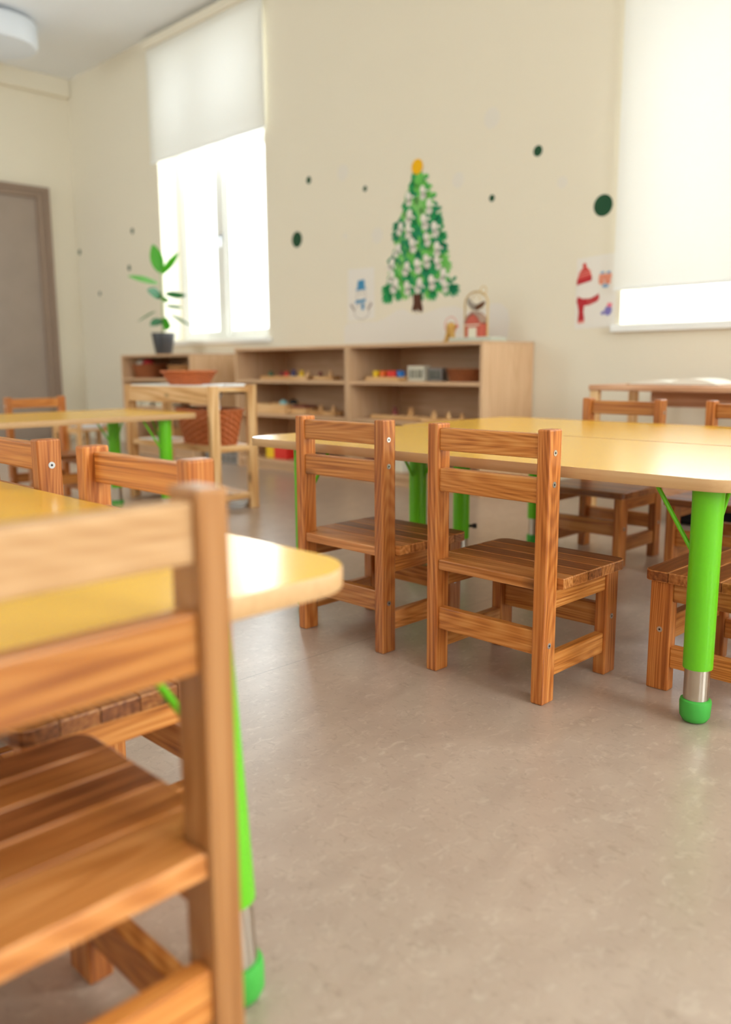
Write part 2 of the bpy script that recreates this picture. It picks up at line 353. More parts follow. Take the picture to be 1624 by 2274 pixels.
# door in the left wall
d = structure(MB().box(XL, XL+.018, 2.50, 3.43, .01, 2.125).build('door_1', 'grey_door'), 'grey brown door in the left wall')
f = MB(); f.box(XL, XL+.045, 3.43, 3.545, 0, 2.22, bev=.004).box(XL, XL+.045, 2.385, 2.50, 0, 2.22, bev=.004).box(XL, XL+.045, 2.50, 3.43, 2.125, 2.22, bev=.004)
f.box(XL+.045, XL+.06, 3.50, 3.545, 0, 2.22).box(XL+.045, XL+.06, 2.385, 2.43, 0, 2.22).box(XL+.045, XL+.06, 2.43, 3.50, 2.18, 2.22)
f.build('door_frame', 'door_frame', d)

# roller blinds
def blind(x0, x1, z0, z1, label, y=YB-.03):
    t = empty('roller_blind', ((x0+x1)/2, YB-.05, z0), label, 'blind')
    L = Vector(t.location)
    def P(b, n, m, par=t, sm=False):
        o = b.build(n, m, par, sm); o.location = -L; return o
    P(MB().box(x0, x1, y-.0006, y+.0006, z0+.012, z1), 'fabric', 'blind_fabric')
    P(MB().box(x0, x1, y-.006, y+.006, z0, z0+.014, bev=.003), 'bottom_bar', 'white_paint')
    P(MB().box(x0-.01, x1+.01, YB-.055, YB, z1, z1+.07, bev=.012), 'cassette', 'wall_cream')
    ch = MB(); ch.tube([(x1+.006, y-.012, z0+.06), (x1+.006, y-.012, z1)], .0016, 0, 6)
    P(ch, 'bead_chain', 'white_paint')
    return t
blind(-6.19, -4.735, 2.235, 3.07, 'cream roller blind drawn halfway down the window beside the plant')
blind(-2.112, -.58, 1.003, 3.07, 'cream roller blind drawn almost fully down the window at right')

# ceiling lamp
t = empty('ceiling_lamp', (-6.60, 2.78, 2.965), 'round white drum lamp hanging close under the ceiling near the door', 'lamp')
MB().lathe([(.0, 0), (.27, 0), (.285, .012), (.29, .03), (.29, .15), (.28, .165), (0, .165)], n=48).build('lamp_shade', 'lamp_shade', t, True)
MB().lathe([(0, .165), (.12, .165), (.12, .205), (0, .205)], n=32).build('ceiling_mount', 'white_paint', t, True)

# ------------------------------------------------------------------ wall decorations (paper and paint, flat on the wall)
def plate(b, pts, off, mi, th=.0006):
    """flat shape in the wall plane; pts are (x, z); stands th proud of the wall at depth off"""
    bb = bmesh.new(); n = len(pts)
    y0, y1 = YB-off, YB-off-th
    A = [bb.verts.new((p[0], y0, p[1])) for p in pts]; B = [bb.verts.new((p[0], y1, p[1])) for p in pts]
    bb.faces.new(B); 
    for i in range(n): bb.faces.new((A[i], A[(i+1) % n], B[(i+1) % n], B[i]))
    bmesh.ops.recalc_face_normals(bb, faces=bb.faces)
    if sum(f.normal.y for f in bb.faces if len(f.verts) == n) > 0: bmesh.ops.reverse_faces(bb, faces=bb.faces)
    b.merge(bb, mi)
def ell(cx, cz, rx, rz, rot=0, n=16):
    c, s = math.cos(rot), math.sin(rot)
    return [(cx+c*rx*math.cos(2*PI*k/n)-s*rz*math.sin(2*PI*k/n), cz+s*rx*math.cos(2*PI*k/n)+c*rz*math.sin(2*PI*k/n)) for k in range(n)]
for x, z, r, lab in (
    (-7.53, 1.697, .024, 'small dark green dot on the wall nearest the door, leftmost of all'),
    (-7.195, 1.308, .019, 'small dark green dot lowest on the wall, left of the plant'),
    (-6.66, 1.486, .024, 'small dark green dot just left of the plant leaves'),
    (-6.578, 1.777, .023, 'small dark green dot above and left of the plant, left of the window'),
    (-4.464, 1.488, .051, 'large dark green dot on the wall just right of the window with the plant'),
    (-4.336, 1.844, .023, 'small dark green dot above the large dot right of the window with the plant'),
    (-3.819, 1.717, .017, 'small dark green dot left of the painted tree top'),
    (-2.862, 1.532, .018, 'small dark green dot right of the painted tree, left of the clothes sheet'),
    (-2.58, 1.721, .027, 'medium dark green dot highest on the wall, right of the painted tree'),
    (-2.2, 1.409, .051, 'large dark green dot beside the right blind, above the clothes sheet')):
    b = MB(); plate(b, ell(x, z, r, r, 0, 32), .0002, 0); tag(b.build('wall_dot', 'dark_green'), lab, 'wall sticker', 'dark green dots on the wall')
for x, z, r, lab in (
    (-4.013, 1.841, .05, 'faint pale dot high on the wall left of the tree, between two small green dots'),
    (-3.717, 1.433, .047, 'faint pale dot just left of the middle of the painted tree'),
    (-2.872, 1.934, .052, 'faint pale dot highest on the wall, above the green dots right of the tree'),
    (-3.094, 1.658, .042, 'faint pale dot just right of the painted tree top'),
    (-3.998, 1.458, .018, 'tiny faint pale dot above the snowman sheet'),
    (-2.43, 1.548, .03, 'faint pale dot left of the large green dot near the right blind')):
    b = MB(); plate(b, ell(x, z, r, r, 0, 28), .0002, 0); tag(b.build('wall_dot', 'pale_lilac'), lab, 'wall sticker', 'pale dots on the wall')

# painted snow drift
b = MB(); top = [(-4.016, .90), (-3.98, .925), (-3.9, .93), (-3.8, .93), (-3.72, .925), (-3.64, .945), (-3.56, .985), (-3.5, .99), (-3.44, .96), (-3.38, .95), (-3.3, .965), (-3.2, .985), (-3.1, .985), (-3.02, .955), (-2.94, .945), (-2.9, .96), (-2.85, .985), (-2.79, .985), (-2.745, .95), (-2.73, .90)]
plate(b, [(-2.74, .80), (-4.016, .80)]+top, .0002, 0)
tag(b.build('snow_decal', 'snow_decal'), 'pale snow drift decal on the wall above the shelf, under the tree', 'wall decal')
# snowman sheet
t = empty('snowman_drawing', (-3.86, YB, 1.09), 'white paper sheet with a snowman in blue hat and scarf, left of the tree', 'drawing')
L0 = Vector(t.location)
b = MB(); plate(b, [(-3.98, .935), (-3.74, .945), (-3.742, 1.25), (-3.975, 1.255)], .0012, 0); b.build('paper', 'paper', t).location = -L0
b = MB(); cx = -3.858
plate(b, [(cx-.035, 1.125), (cx+.035, 1.13), (cx+.03, 1.185), (cx-.028, 1.18)], .0019, 0); plate(b, [(cx-.045, 1.12), (cx+.045, 1.125), (cx+.045, 1.134), (cx-.045, 1.129)], .002, 0)
b.build('blue_hat', 'hat_blue', t).location = -L0
b = MB(); plate(b, [(cx-.05, 1.04), (cx+.04, 1.05), (cx+.04, 1.068), (cx-.05, 1.06)], .002, 0); plate(b, [(cx, 1.04), (cx+.026, 1.043), (cx+.026, 1.002), (cx+.004, 1.0)], .002, 0)
b.build('blue_scarf', 'hat_blue', t).location = -L0
b = MB()
def outline(b, c, w, off, mi):
    n = len(c)
    for k in range(n):
        p, q = c[k], c[(k+1) % n]; dx, dz = q[0]-p[0], q[1]-p[1]; l = math.hypot(dx, dz) or 1; nx, nz = -dz/l*w, dx/l*w
        plate(b, [(p[0]-nx, p[1]-nz), (q[0]-nx, q[1]-nz), (q[0]+nx, q[1]+nz), (p[0]+nx, p[1]+nz)], off, mi, .0002)
outline(b, ell(cx, 1.088, .042, .036, 0, 20), .0018, .0018, 0); outline(b, ell(cx+.004, .99, .066, .045, 0, 24), .0018, .0018, 0)
for s_ in (-1, 1): plate(b, [(cx+s_*.055, 1.0), (cx+s_*.062, .995), (cx+s_*.098, 1.035), (cx+s_*.09, 1.04)], .0018, 1); plate(b, [(cx+s_*.078, 1.018), (cx+s_*.083, 1.016), (cx+s_*.08, 1.045), (cx+s_*.075, 1.045)], .0018, 1)
for s_ in (-1, 1): plate(b, ell(cx+s_*.013, 1.098, .004, .004), .0018, 1)
b.build('snowman_outline', ['line_grey', 'twig'], t).location = -L0
# winter clothes sheet
t = empty('clothes_drawing', (-2.225, YB, 1.0), 'white paper sheet with red hat, scarf and mittens beside the right blind', 'drawing')
L0 = Vector(t.location)
b = MB(); plate(b, [(-2.333, .832), (-2.112, .838), (-2.108, 1.185), (-2.33, 1.172)], .0012, 0); b.build('paper', 'paper', t).location = -L0
b = MB(); hx = -2.288
plate(b, [(-2.326, 1.05), (-2.247, 1.068), (-2.246, 1.085), (-2.255, 1.108), (-2.272, 1.128), (-2.289, 1.13), (-2.306, 1.118), (-2.32, 1.09), (-2.328, 1.065)], .0018, 0)
plate(b, [(-2.328, 1.045), (-2.245, 1.063), (-2.244, 1.083), (-2.326, 1.067)], .0024, 1)
for q in (0, .017): plate(b, [(-2.322, 1.082+q), (-2.25, 1.097+q*.8), (-2.252, 1.101+q*.8), (-2.32, 1.087+q)], .0024, 2)
plate(b, ell(-2.287, 1.137, .011, .012), .0026, 0); b.build('hat', ['knit_red', 'knit_deep', 'knit_rose'], t).location = -L0
b = MB()
plate(b, [(-2.326, .968), (-2.32, .99), (-2.29, .978), (-2.25, .978), (-2.22, .99), (-2.204, 1.0), (-2.2, .975), (-2.21, .962), (-2.25, .947), (-2.282, .944), (-2.285, .915), (-2.278, .875), (-2.316, .87), (-2.312, .915), (-2.318, .945)], .0018, 0)
for x, z in ((-2.26, .965), (-2.235, .967), (-2.215, .975), (-2.245, .956)): plate(b, ell(x, z, .004, .004, 0, 8), .0024, 1)
plate(b, [(-2.316, .87), (-2.278, .875), (-2.28, .862), (-2.314, .858)], .0024, 1); b.build('scarf', ['knit_deep', 'knit_rose'], t).location = -L0
b = MB()
for s_ in (-1, 1):
    c = -2.174+s_*.017
    plate(b, [(c-.017, 1.058), (c+.017, 1.062), (c+.02, 1.09), (c-.014, 1.088)], .0018 if s_ < 0 else .0021, 0); plate(b, ell(c, 1.052, .016, .012), .0022, 0)
    plate(b, [(c-.008, 1.09), (c+.012, 1.092), (c+.014, 1.102), (c-.006, 1.1)], .0024, 1)
plate(b, ell(-2.17, 1.033, .018, .009), .0016, 1)
b.build('mitten_pair', ['mitten_orange', 'mitten_blue'], t).location = -L0
b = MB(); plate(b, ell(-2.15, .915, .02, .024, -.3), .0018, 0); plate(b, ell(-2.178, .905, .012, .008, .5), .0018, 0); plate(b, [(-2.158, .935), (-2.132, .93), (-2.128, .948), (-2.152, .953)], .0024, 1)
b.build('mitten', ['mitten_violet', 'mitten_pink'], t).location = -L0
# hand print tree
t = empty('painted_tree', (-3.392, YB, .95), 'tall green fir tree of hand prints with yellow disc on top, on the wall', 'wall painting')
L0 = Vector(t.location)
def hand(b, x, z, ang, s, off, mi):
    plate(b, ell(x, z, .025*s, .030*s, ang, 12), off, mi, .0002)
    for k, (da, l) in enumerate(((-.42, .034), (-.14, .044), (.12, .045), (.38, .036), (1.15, .026))):
        a = ang-PI/2+da; r0 = .03*s
        fx, fz = x+math.cos(a)*(r0+l*s*.45), z+math.sin(a)*(r0+l*s*.45)
        plate(b, ell(fx, fz, l*s*.66, .0085*s, a, 10), off, mi, .0002)
def half(z):      # half widths of the crown by height
    prof = [(1.04, .21), (1.09, .255), (1.15, .235), (1.3, .19), (1.45, .15), (1.58, .11), (1.66, .06), (1.74, .02)]
    for (a, wa), (c, wc) in zip(prof, prof[1:]):
        if a <= z <= c: return wa+(wc-wa)*(z-a)/(c-a)
    return .02
gm = ['green_a', 'green_b', 'green_c', 'green_d']
b = MB(); off = .0004; rnd = random.Random(4)
plate(b, [(-3.392-half(z)*.97, z) for z in (1.07, 1.15, 1.3, 1.45, 1.58, 1.68)]+[(-3.392, 1.74)]+[(-3.392+half(z)*.97, z) for z in (1.68, 1.58, 1.45, 1.3, 1.15, 1.07)], .0002, 1, .0002)
z = 1.085
while z < 1.70:
    w = half(z)
    n = max(2, int(w*2/.055))
    for k in range(n):
        u = (k+.5)/n*2-1+rnd.uniform(-.15, .15)
        hand(b, -3.392+u*w*.92, z+.03+rnd.uniform(-.015, .015)-abs(u)*.01, u*.75+rnd.uniform(-.3, .3), rnd.uniform(1.0, 1.3), off, rnd.choice([0, 0, 1, 1, 2, 2, 3])); off += .00003
    z += .036
hand(b, -3.392, 1.70, 0, .9, off+.0001, 1)
b.build('foliage', gm, t).location = -L0
off += .0004
for x, z in ((-.17, 1.15), (-.08, 1.13), (.02, 1.14), (.11, 1.15), (.2, 1.18), (-.2, 1.27), (-.08, 1.24), (0, 1.25), (.07, 1.27), (.15, 1.33), (-.15, 1.35), (-.04, 1.37), (.07, 1.39), (.13, 1.44), (-.07, 1.45), (-.13, 1.47), (.05, 1.49), (-.06, 1.53), (.09, 1.57), (-.07, 1.63), (.04, 1.65), (.21, 1.12), (-.2, 1.2), (.15, 1.25)):
    b = MB(); hand(b, -3.392+x, z-.005, rnd.uniform(-.35, .35)+x, rnd.uniform(.74, .92), off, 0); off += .00003
    b.build('snow_print', 'white_print', t).location = -L0
b = MB(); plate(b, [(-3.425, 1.07), (-3.36, 1.07), (-3.357, 1.02), (-3.345, .985), (-3.352, .962), (-3.372, .968), (-3.388, .985), (-3.392, .958), (-3.405, .978), (-3.428, .97), (-3.432, .985), (-3.42, 1.02)], .0005, 0)
b.build('trunk', 'bark', t).location = -L0
b = MB(); plate(b, ell(-3.392, 1.775, .042, .042, 0, 28), off, 0); b.build('top_disc', 'gold', t).location = -L0

# ------------------------------------------------------------------ open shelf cabinets
CF, CB, CH = 3.36, 3.795, .775
def cabinet(x0, x1, label, CH=CH):
    t = empty('shelf_cabinet', ((x0+x1)/2, (CF+CB)/2, 0), label, 'cabinet', 'birch shelf cabinets along the window wall')
    w, dd, th = (x1-x0)/2, (CB-CF)/2, .018
    MB().box(-w, -w+th, -dd, dd, 0, CH-th, bev=.001).build('side_panel', 'birch_z', t); MB().box(w-th, w, -dd, dd, 0, CH-th, bev=.001).build('side_panel', 'birch_z', t)
    MB().box(-w, w, -dd, dd, CH-th, CH, bev=.001).build('top_panel', 'birch_x', t)
    MB().box(-w+th, w-th, dd-.006, dd, .045, CH-th).build('back_panel', 'birch_x', t)
    MB().box(-w+th, w-th, -dd+.006, dd-.006, .048, .070).build('bottom_panel', 'birch_x', t)
    MB().box(-w+th, w-th, -dd+.02, -dd+.036, 0, .048).build('plinth', 'birch_x', t)
    for z in (.574, .362): MB().box(-w+th, w-th, -dd+.004, dd-.006, z-.02, z, bev=.001).build('shelf', 'birch_x', t)
    return t
cabinet(-6.085, -5.125, 'birch shelf cabinet with the potted plant on top, leftmost in the row', .75)
cabinet(-4.60, -3.535, 'middle birch shelf cabinet with peg boards, next to the perforated crate')
cabinet(-3.533, -2.568, 'birch shelf cabinet with the toy stand on top, rightmost in the row')
Z0, Z1, Z2 = .070, .362, .574

def basket(name, x, y, z, rx, ry, h, tx, ty, m, label, group=None, rim=True):
    """woven basket: tapered oval shell with upright ribs and a rolled rim"""
    t = empty(name, (x, y, z), label, 'basket', group)
    b = MB(); bb = bmesh.new(); n, k = 96, 12; rings = []
    for i in range(k+1):
        f = i/k; ring = []
        for j in range(n):
            a = 2*PI*j/n; wv = 1+.022*(1 if (j//3+i) % 2 else -1)
            ring.append(bb.verts.new(((rx+(tx-rx)*f)*math.cos(a)*wv, (ry+(ty-ry)*f)*math.sin(a)*wv, h*f)))
        rings.append(ring)
    for i in range(k):
        for j in range(n): bb.faces.new((rings[i][j], rings[i][(j+1) % n], rings[i+1][(j+1) % n], rings[i+1][j]))
    inner = []
    for i in range(k, 0, -1):
        f = i/k; inner.append([bb.verts.new((((rx+(tx-rx)*f)-.008)*math.cos(2*PI*j/n), ((ry+(ty-ry)*f)-.008)*math.sin(2*PI*j/n), h*f)) for j in range(n)])
    seq = [rings[-1]]+inner
    for A, B in zip(seq, seq[1:]):
        for j in range(n): bb.faces.new((A[j], A[(j+1) % n], B[(j+1) % n], B[j]))
    bb.faces.new(inner[-1]); bb.faces.new(rings[0][::-1])
    bmesh.ops.recalc_face_normals(bb, faces=bb.faces); b.merge(bb, 0)
    b.build('woven_body', m, t)
    if rim: MB().tube([(tx*math.cos(2*PI*j/40), ty*math.sin(2*PI*j/40), h) for j in range(41)], .006, 0, 8, False).build('rim', m, t, True)
    return t

# things on the shelves
def peg_board(x0, x1, y, z, pegs, label, d=.07):
    t = empty('peg_board', ((x0+x1)/2, y, z), label, 'toy', 'peg boards on the shelves')
    w = (x1-x0)/2; MB().box(-w, w, -d/2, d/2, 0, .022, bev=.002).build('board', 'raw_pine_x', t)
    for px, m, h, r in pegs:
        MB().lathe([(0, .022), (r, .022), (r, .022+h*.55), (r*.45, .022+h*.6), (r*.45, .022+h*.8), (r*.8, .022+h*.85), (r*.8, .022+h), (0, .022+h)], px-(x0+x1)/2, 0, n=14).build('peg', m, t, True)
peg_board(-4.47, -4.01, 3.5, Z2, [(-4.40, 'toy_green', .03, .017), (-4.29, 'toy_maroon', .03, .017), (-4.24, 'toy_red', .03, .017), (-4.17, 'toy_navy', .04, .017), (-4.09, 'toy_yellow', .035, .017), (-4.03, 'raw_pine_z', .03, .015)], 'long peg board with coloured pegs on top shelf of middle cabinet')
peg_board(-3.94, -3.77, 3.5, Z2, [(-3.915, 'toy_maroon', .03, .014), (-3.825, 'raw_pine_z', .035, .015)], 'short peg board with two pegs on top shelf of middle cabinet')
peg_board(-3.99, -3.75, 3.5, Z1, [(-3.91, 'raw_pine_z', .035, .016), (-3.80, 'raw_pine_z', .035, .016)], 'peg board with two plain pegs on second shelf of middle cabinet')
peg_board(-3.42, -3.05, 3.47, Z1, [(-3.26, 'toy_maroon', .045, .016), (-3.14, 'raw_pine_z', .045, .018)], 'wide peg board with tall pegs, second shelf under the coloured cubes')
peg_board(-3.0, -2.66, 3.42, Z1, [(-2.93, 'raw_pine_z', .035, .015), (-2.83, 'raw_pine_z', .035, .014), (-2.74, 'raw_pine_z', .03, .013)], 'peg board with three plain pegs on second shelf, right end')
t = empty('cube_board', (-3.30, 3.45, Z2), 'wooden board carrying small yellow, orange, red and blue cubes', 'toy')
MB().box(-.125, .125, -.05, .05, 0, .022, bev=.002).build('board', 'raw_pine_x', t)
for x, m in ((-.082, 'toy_yellow'), (-.028, 'toy_orange'), (.026, 'toy_red'), (.058, 'toy_red'), (.102, 'toy_blue')):
    MB().box(x-.0155, x+.0155, -.016, .016, .022, .056, bev=.003).build('cube', m, t)
t = empty('card_box', (-3.08, 3.50, Z2), 'cream box with dark leaf shaped prints on top shelf', 'box')
MB().box(-.085, .03, -.03, .03, 0, .082, bev=.002).build('front_card', 'cream_card', t)
b = MB()
for x in (-.06, -.035, -.008, .015): b.merge(None) if False else b.box(x-.007, x+.007, -.0315, -.0302, .014, .062, bev=.0005)
b.build('leaf_prints', 'card_print', t)
t = empty('card_box', (-2.985, 3.51, Z2), 'grey patterned narrow box right of the cream leaf box', 'box')
MB().box(-.045, .05, -.025, .025, 0, .07, bev=.002).build('body', 'grey_plastic', t)
b = MB()
for x in (-.025, 0, .028): b.box(x-.008, x+.008, -.0265, -.0252, .01, .058, bev=.0005)
b.build('leaf_prints', 'card_print', t)
basket('flat_basket', -2.76, 3.52, Z2, .12, .10, .06, .135, .115, 'wicker_brown', 'dark brown wicker basket at right end of top shelf')
# middle cabinet, second shelf and below
t = empty('toy_box', (-4.25, 3.5, Z1), 'open wooden box with blue and black toys on second shelf of middle cabinet', 'box')
b = MB(); b.box(-.26, .1, -.09, -.08, 0, .058).box(-.26, .1, .08, .09, 0, .058).box(-.26, -.25, -.08, .08, 0, .058).box(.09, .1, -.08, .08, 0, .058).box(-.25, .09, -.08, .08, 0, .008)
b.build('case', 'raw_pine_x', t)
for x, y, r, m, lab in ((-4.24, 3.47, .028, 'toy_cyan', 'pale blue ball in the open wooden box'), (-4.178, 3.5, .03, 'black_plastic', 'black ball in the open wooden box')):
    tag(MB().lathe([(0, -r)]+[(r*math.sin(PI*i/10), -r*math.cos(PI*i/10)) for i in range(1, 10)]+[(0, r)], 0, 0, n=18).build('ball', m, None, True, (x, y, Z1+.0375+r-.008)), lab, 'toy')
t = empty('wooden_box', (-4.05, 3.5, Z1), 'small wooden box with dark red lid on second shelf', 'box')
MB().box(-.09, .05, -.06, .06, 0, .038, bev=.002).build('case', 'raw_pine_x', t); MB().box(-.085, .045, -.055, .055, .038, .052, bev=.003).build('lid', 'toy_maroon', t)
t = empty('toy_crate', (-4.265, 3.49, Z0), 'toy crate with yellow and red sides and wooden lid, bottom shelf', 'box')
MB().box(-.105, -.025, -.07, .07, 0, .138, bev=.002).build('yellow_block', 'toy_yellow', t); MB().box(-.024, .105, -.07, .07, 0, .138, bev=.002).build('red_block', 'toy_red', t)
MB().box(-.115, .115, -.078, .078, .138, .152, bev=.002).build('lid', 'raw_pine_x', t)
tag(MB().box(-.16, .16, -.07, .07, 0, .035, bev=.006).build('flat_case', 'grey_plastic', None, False, (-3.82, 3.5, Z0)), 'flat grey case on the bottom shelf of the middle cabinet', 'box')
for i, (x, m, h, lab) in enumerate(((-3.42, 'toy_maroon', .06, 'dark red wooden block on bottom shelf of right cabinet'), (-3.30, 'raw_pine_z', .05, 'plain wooden block on bottom shelf of right cabinet'), (-3.2, 'cream_card', .08, 'cream block on bottom shelf of right cabinet'))):
    tag(MB().box(-.04, .04, -.03, .03, 0, h, bev=.004).build('wooden_block', m, None, False, (x, 3.45, Z0)), lab, 'toy', 'blocks on the bottom shelf')
# left cabinet
basket('wicker_basket', -5.94, 3.53, Z2, .13, .11, .10, .155, .13, 'wicker_brown', 'brown wicker basket holding yarn balls in the left cabinet')
for x, y, r, m, lab in ((-6.0, 3.49, .045, 'cream_card', 'cream yarn ball in the left cabinet basket'), (-5.9, 3.49, .05, 'knit_deep', 'red yarn ball in the left cabinet basket'), (-6.02, 3.58, .04, 'toy_yellow', 'yellow yarn ball in the left cabinet basket')):
    tag(MB().lathe([(0, -r)]+[(r*math.sin(PI*i/10), -r*math.cos(PI*i/10)) for i in range(1, 10)]+[(0, r)], n=18).build('yarn_ball', m, None, True, (x, y, Z2+.095)), lab, 'yarn ball', 'yarn in the basket')
basket('wicker_basket', -5.42, 3.53, Z2, .15, .11, .09, .17, .13, 'wicker_light', 'plain wicker basket at right end of left cabinet top shelf')
for i, x in enumerate((-6.0, -5.87, -5.66)):
    t = empty('cream_box', (x, 3.5, Z1), ('cream box with dark label, leftmost on second shelf of left cabinet', 'cream box with dark label, second from left on left cabinet shelf', 'cream box with green label on second shelf of left cabinet')[i], 'box', 'cream boxes in the left cabinet')
    MB().box(-.05, .05, -.08, .08, 0, .13, bev=.003).build('case', 'cream_card', t); MB().box(-.03, .03, -.0815, -.0803, .03, .06).build('label', 'card_print' if i < 2 else 'toy_green', t)
basket('storage_basket', -5.6, 3.53, Z0, .20, .12, .13, .22, .14, 'wicker_light', 'low light wicker basket on bottom shelf of left cabinet')

# ------------------------------------------------------------------ on top of the cabinets
# potted rubber plant
t = empty('potted_plant', (-5.686, 3.5, .75), 'young rubber plant with broad leaves in a dark grey pot', 'plant')
MB().lathe([(0, 0), (.058, 0), (.062, .005), (.088, .155), (.087, .16), (.081, .158), (.078, .135), (0, .135)], n=36).build('pot', 'dark_pot', t, True)
MB().lathe([(0, .136), (.0775, .136)], n=24).build('soil', 'soil', t)
MB().tube([(-.008, 0, .135), (.0, 0, .25), (.006, .0, .36), (.004, 0, .48), (.0, 0, .62)], [.0065, .006, .0055, .005, .004], 0, 8).build('stem', 'stem', t, True)
RX, RY = .54, .84            # sideways across the plant as the room sees it
FX, FY = .84, -.54           # towards the room
def leaf(r0, z0, r1, z1, wid, m, out=0, droop=0, roll=0, cup=.15):
    """r = sideways from the stem, out = towards the room; roll 0 shows the broad face to the room, 1.5 shows the edge"""
    p = Vector((r0*RX, r0*RY, z0)); tip = Vector((r1*RX+out*FX, r1*RY+out*FY, z1)); d = tip-p; L = d.length; d.normalize()
    side = d.cross(Vector((FX, FY, 0))).normalized(); side = Matrix.Rotation(roll, 3, d) @ side; nn = side.cross(d)
    bb = bmesh.new(); n = 14; rows = []
    for i in range(n+1):
        f = i/n; w = wid*math.sin(PI*(.04+f*.96))**.7*(1-.15*f) if i < n else .0008
        c = p+d*L*f+Vector((0, 0, -droop*f*f))
        rows.append([bb.verts.new(c+side*w*q+nn*abs(q)*w*cup) for q in (-1, -.5, 0, .5, 1)])
    for A, B in zip(rows, rows[1:]):
        for j in range(4): bb.faces.new((A[j], A[j+1], B[j+1], B[j]))
    bmesh.ops.solidify(bb, geom=list(bb.faces), thickness=.0012); b = MB(); b.merge(bb, 0)
    return b.build('leaf', m, t, True)
leaf(0, .60, -.045, .80, 0.052, 'leaf', .02, 0, .15)
leaf(.008, .59, .14, .745, 0.030, 'leaf', .04, 0, .45)
leaf(-.02, .52, -.235, .565, 0.045, 'leaf', .06, .0, .95)
leaf(0, .42, -.10, .485, 0.045, 'leaf_dark', .10, .02, .6)
leaf(.03, .445, .18, .445, 0.045, 'leaf_dark', .06, .01, 1.0)
leaf(0, .41, .055, .405, 0.027, 'leaf', .06, .01, .6)
leaf(-.05, .315, -.19, .25, 0.033, 'leaf_dark', -.08, .01, 1.25)
leaf(0, .255, -.09, .22, 0.039, 'leaf_dark', .08, .01, .6)
leaf(0, .24, .06, .215, 0.051, 'leaf', .07, .01, .4)
leaf(.06, .30, .205, .225, 0.030, 'leaf_dark', .03, .01, 1.2)
leaf(.03, .365, .15, .36, 0.033, 'leaf_dark', -.08, .01, 1.2)
RX, RY = .704, .71
# toy stand with swing and barn
t = empty('toy_stand', (-2.80, 3.60, CH), 'small brass wire arch with a hanging bird and red toy barn on pale base', 'toy')
MB().box(-.13, .15, -.07, .07, 0, .026, bev=.008).build('base', 'mint_base', t)
arch = [(-.075, 0, .026), (-.075, 0, .20)]+[(-.075+.075-.075*math.cos(a), 0, .20+.06*math.sin(a)) for a in [PI*i/12 for i in range(1, 12)]]+[(.075, 0, .20), (.075, 0, .026)]
MB().tube(arch, .0042, 0, 8).build('wire_arch', 'brass', t, True)
b = MB(); b.tube([(.045+.02*math.cos(2*PI*k/16), 0, .262+.022*math.sin(2*PI*k/16)) for k in range(17)], .0025, 0, 6); b.tube([(0, 0, .26), (-.03, 0, .22)], .0018, 0, 6); b.tube([(0, 0, .26), (.03, 0, .21)], .0018, 0, 6)
b.build('hanger', 'brass', t, True)
b = MB(); b.tube([(-.05, 0, .225), (-.045, 0, .205), (-.02, 0, .185), (.005, 0, .178)], [.008, .013, .017, .014], 0, 10); b.tube([(.0, 0, .176), (.03, 0, .188), (.055, 0, .205)], [.014, .014, .006], 1, 10)
b.build('hanging_bird', ['bird_grey', 'bird_brown'], t, True)
def gable(y0, y1, pts, mi, b):
    bb = bmesh.new(); A = [bb.verts.new((x, y0, z)) for x, z in pts]; B = [bb.verts.new((x, y1, z)) for x, z in pts]; n = len(pts)
    bb.faces.new(A); bb.faces.new(B[::-1])
    for i in range(n): bb.faces.new((A[i], A[(i+1) % n], B[(i+1) % n], B[i]))
    bmesh.ops.recalc_face_normals(bb, faces=bb.faces); b.merge(bb, mi)
b = MB(); gable(-.03, .03, [(-.048, .026), (.048, .026), (.048, .10), (.03, .128), (0, .145), (-.03, .128), (-.048, .10)], 0, b); barn = b.build('barn', 'barn_red', t)
b = MB(); gable(-.034, .034, [(-.053, .098), (-.034, .13), (0, .15), (.034, .13), (.053, .098), (.057, .102), (.037, .138), (0, .16), (-.037, .138), (-.057, .102)], 0, b); b.build('barn_roof', 'barn_roof', barn)
b = MB(); b.box(-.026, .026, -.0325, -.0302, .026, .076).box(-.046, .046, -.0325, -.0302, .086, .092); b.build('barn_door', 'cream_card', barn)
t = empty('straw_figure', (-2.955, 3.58, CH), 'small straw coloured animal figurine with a pink hoop beside toy stand', 'figurine')
b = MB(); b.lathe([(0, 0), (.045, 0), (.045, .012), (0, .014)], n=16, sx=1.1, sy=.7); b.tube([(-.03, 0, .01), (-.015, 0, .05), (0, 0, .075)], [.012, .014, .02], 0, 10); b.tube([(.02, 0, .012), (.012, 0, .05), (.01, 0, .075)], [.012, .014, .02], 0, 10)
b.tube([(-.005, 0, .06), (.004, 0, .09), (.012, 0, .105)], [.02, .027, .012], 0, 12); b.tube([(.012, 0, .085), (.04, 0, .088)], [.014, .008], 0, 8)
b.build('body', 'straw', t, True)
MB().tube([(.002+.042*math.cos(2*PI*k/24), .0, .092+.045*math.sin(2*PI*k/24)) for k in range(25)], .0025, 0, 6).build('hoop', 'pink', t, True)
b = MB(); b.lathe([(0, .08), (.009, .086), (0, .094)], .046, 0, 0, 10); b.build('red_nose', 'toy_red', t, True)

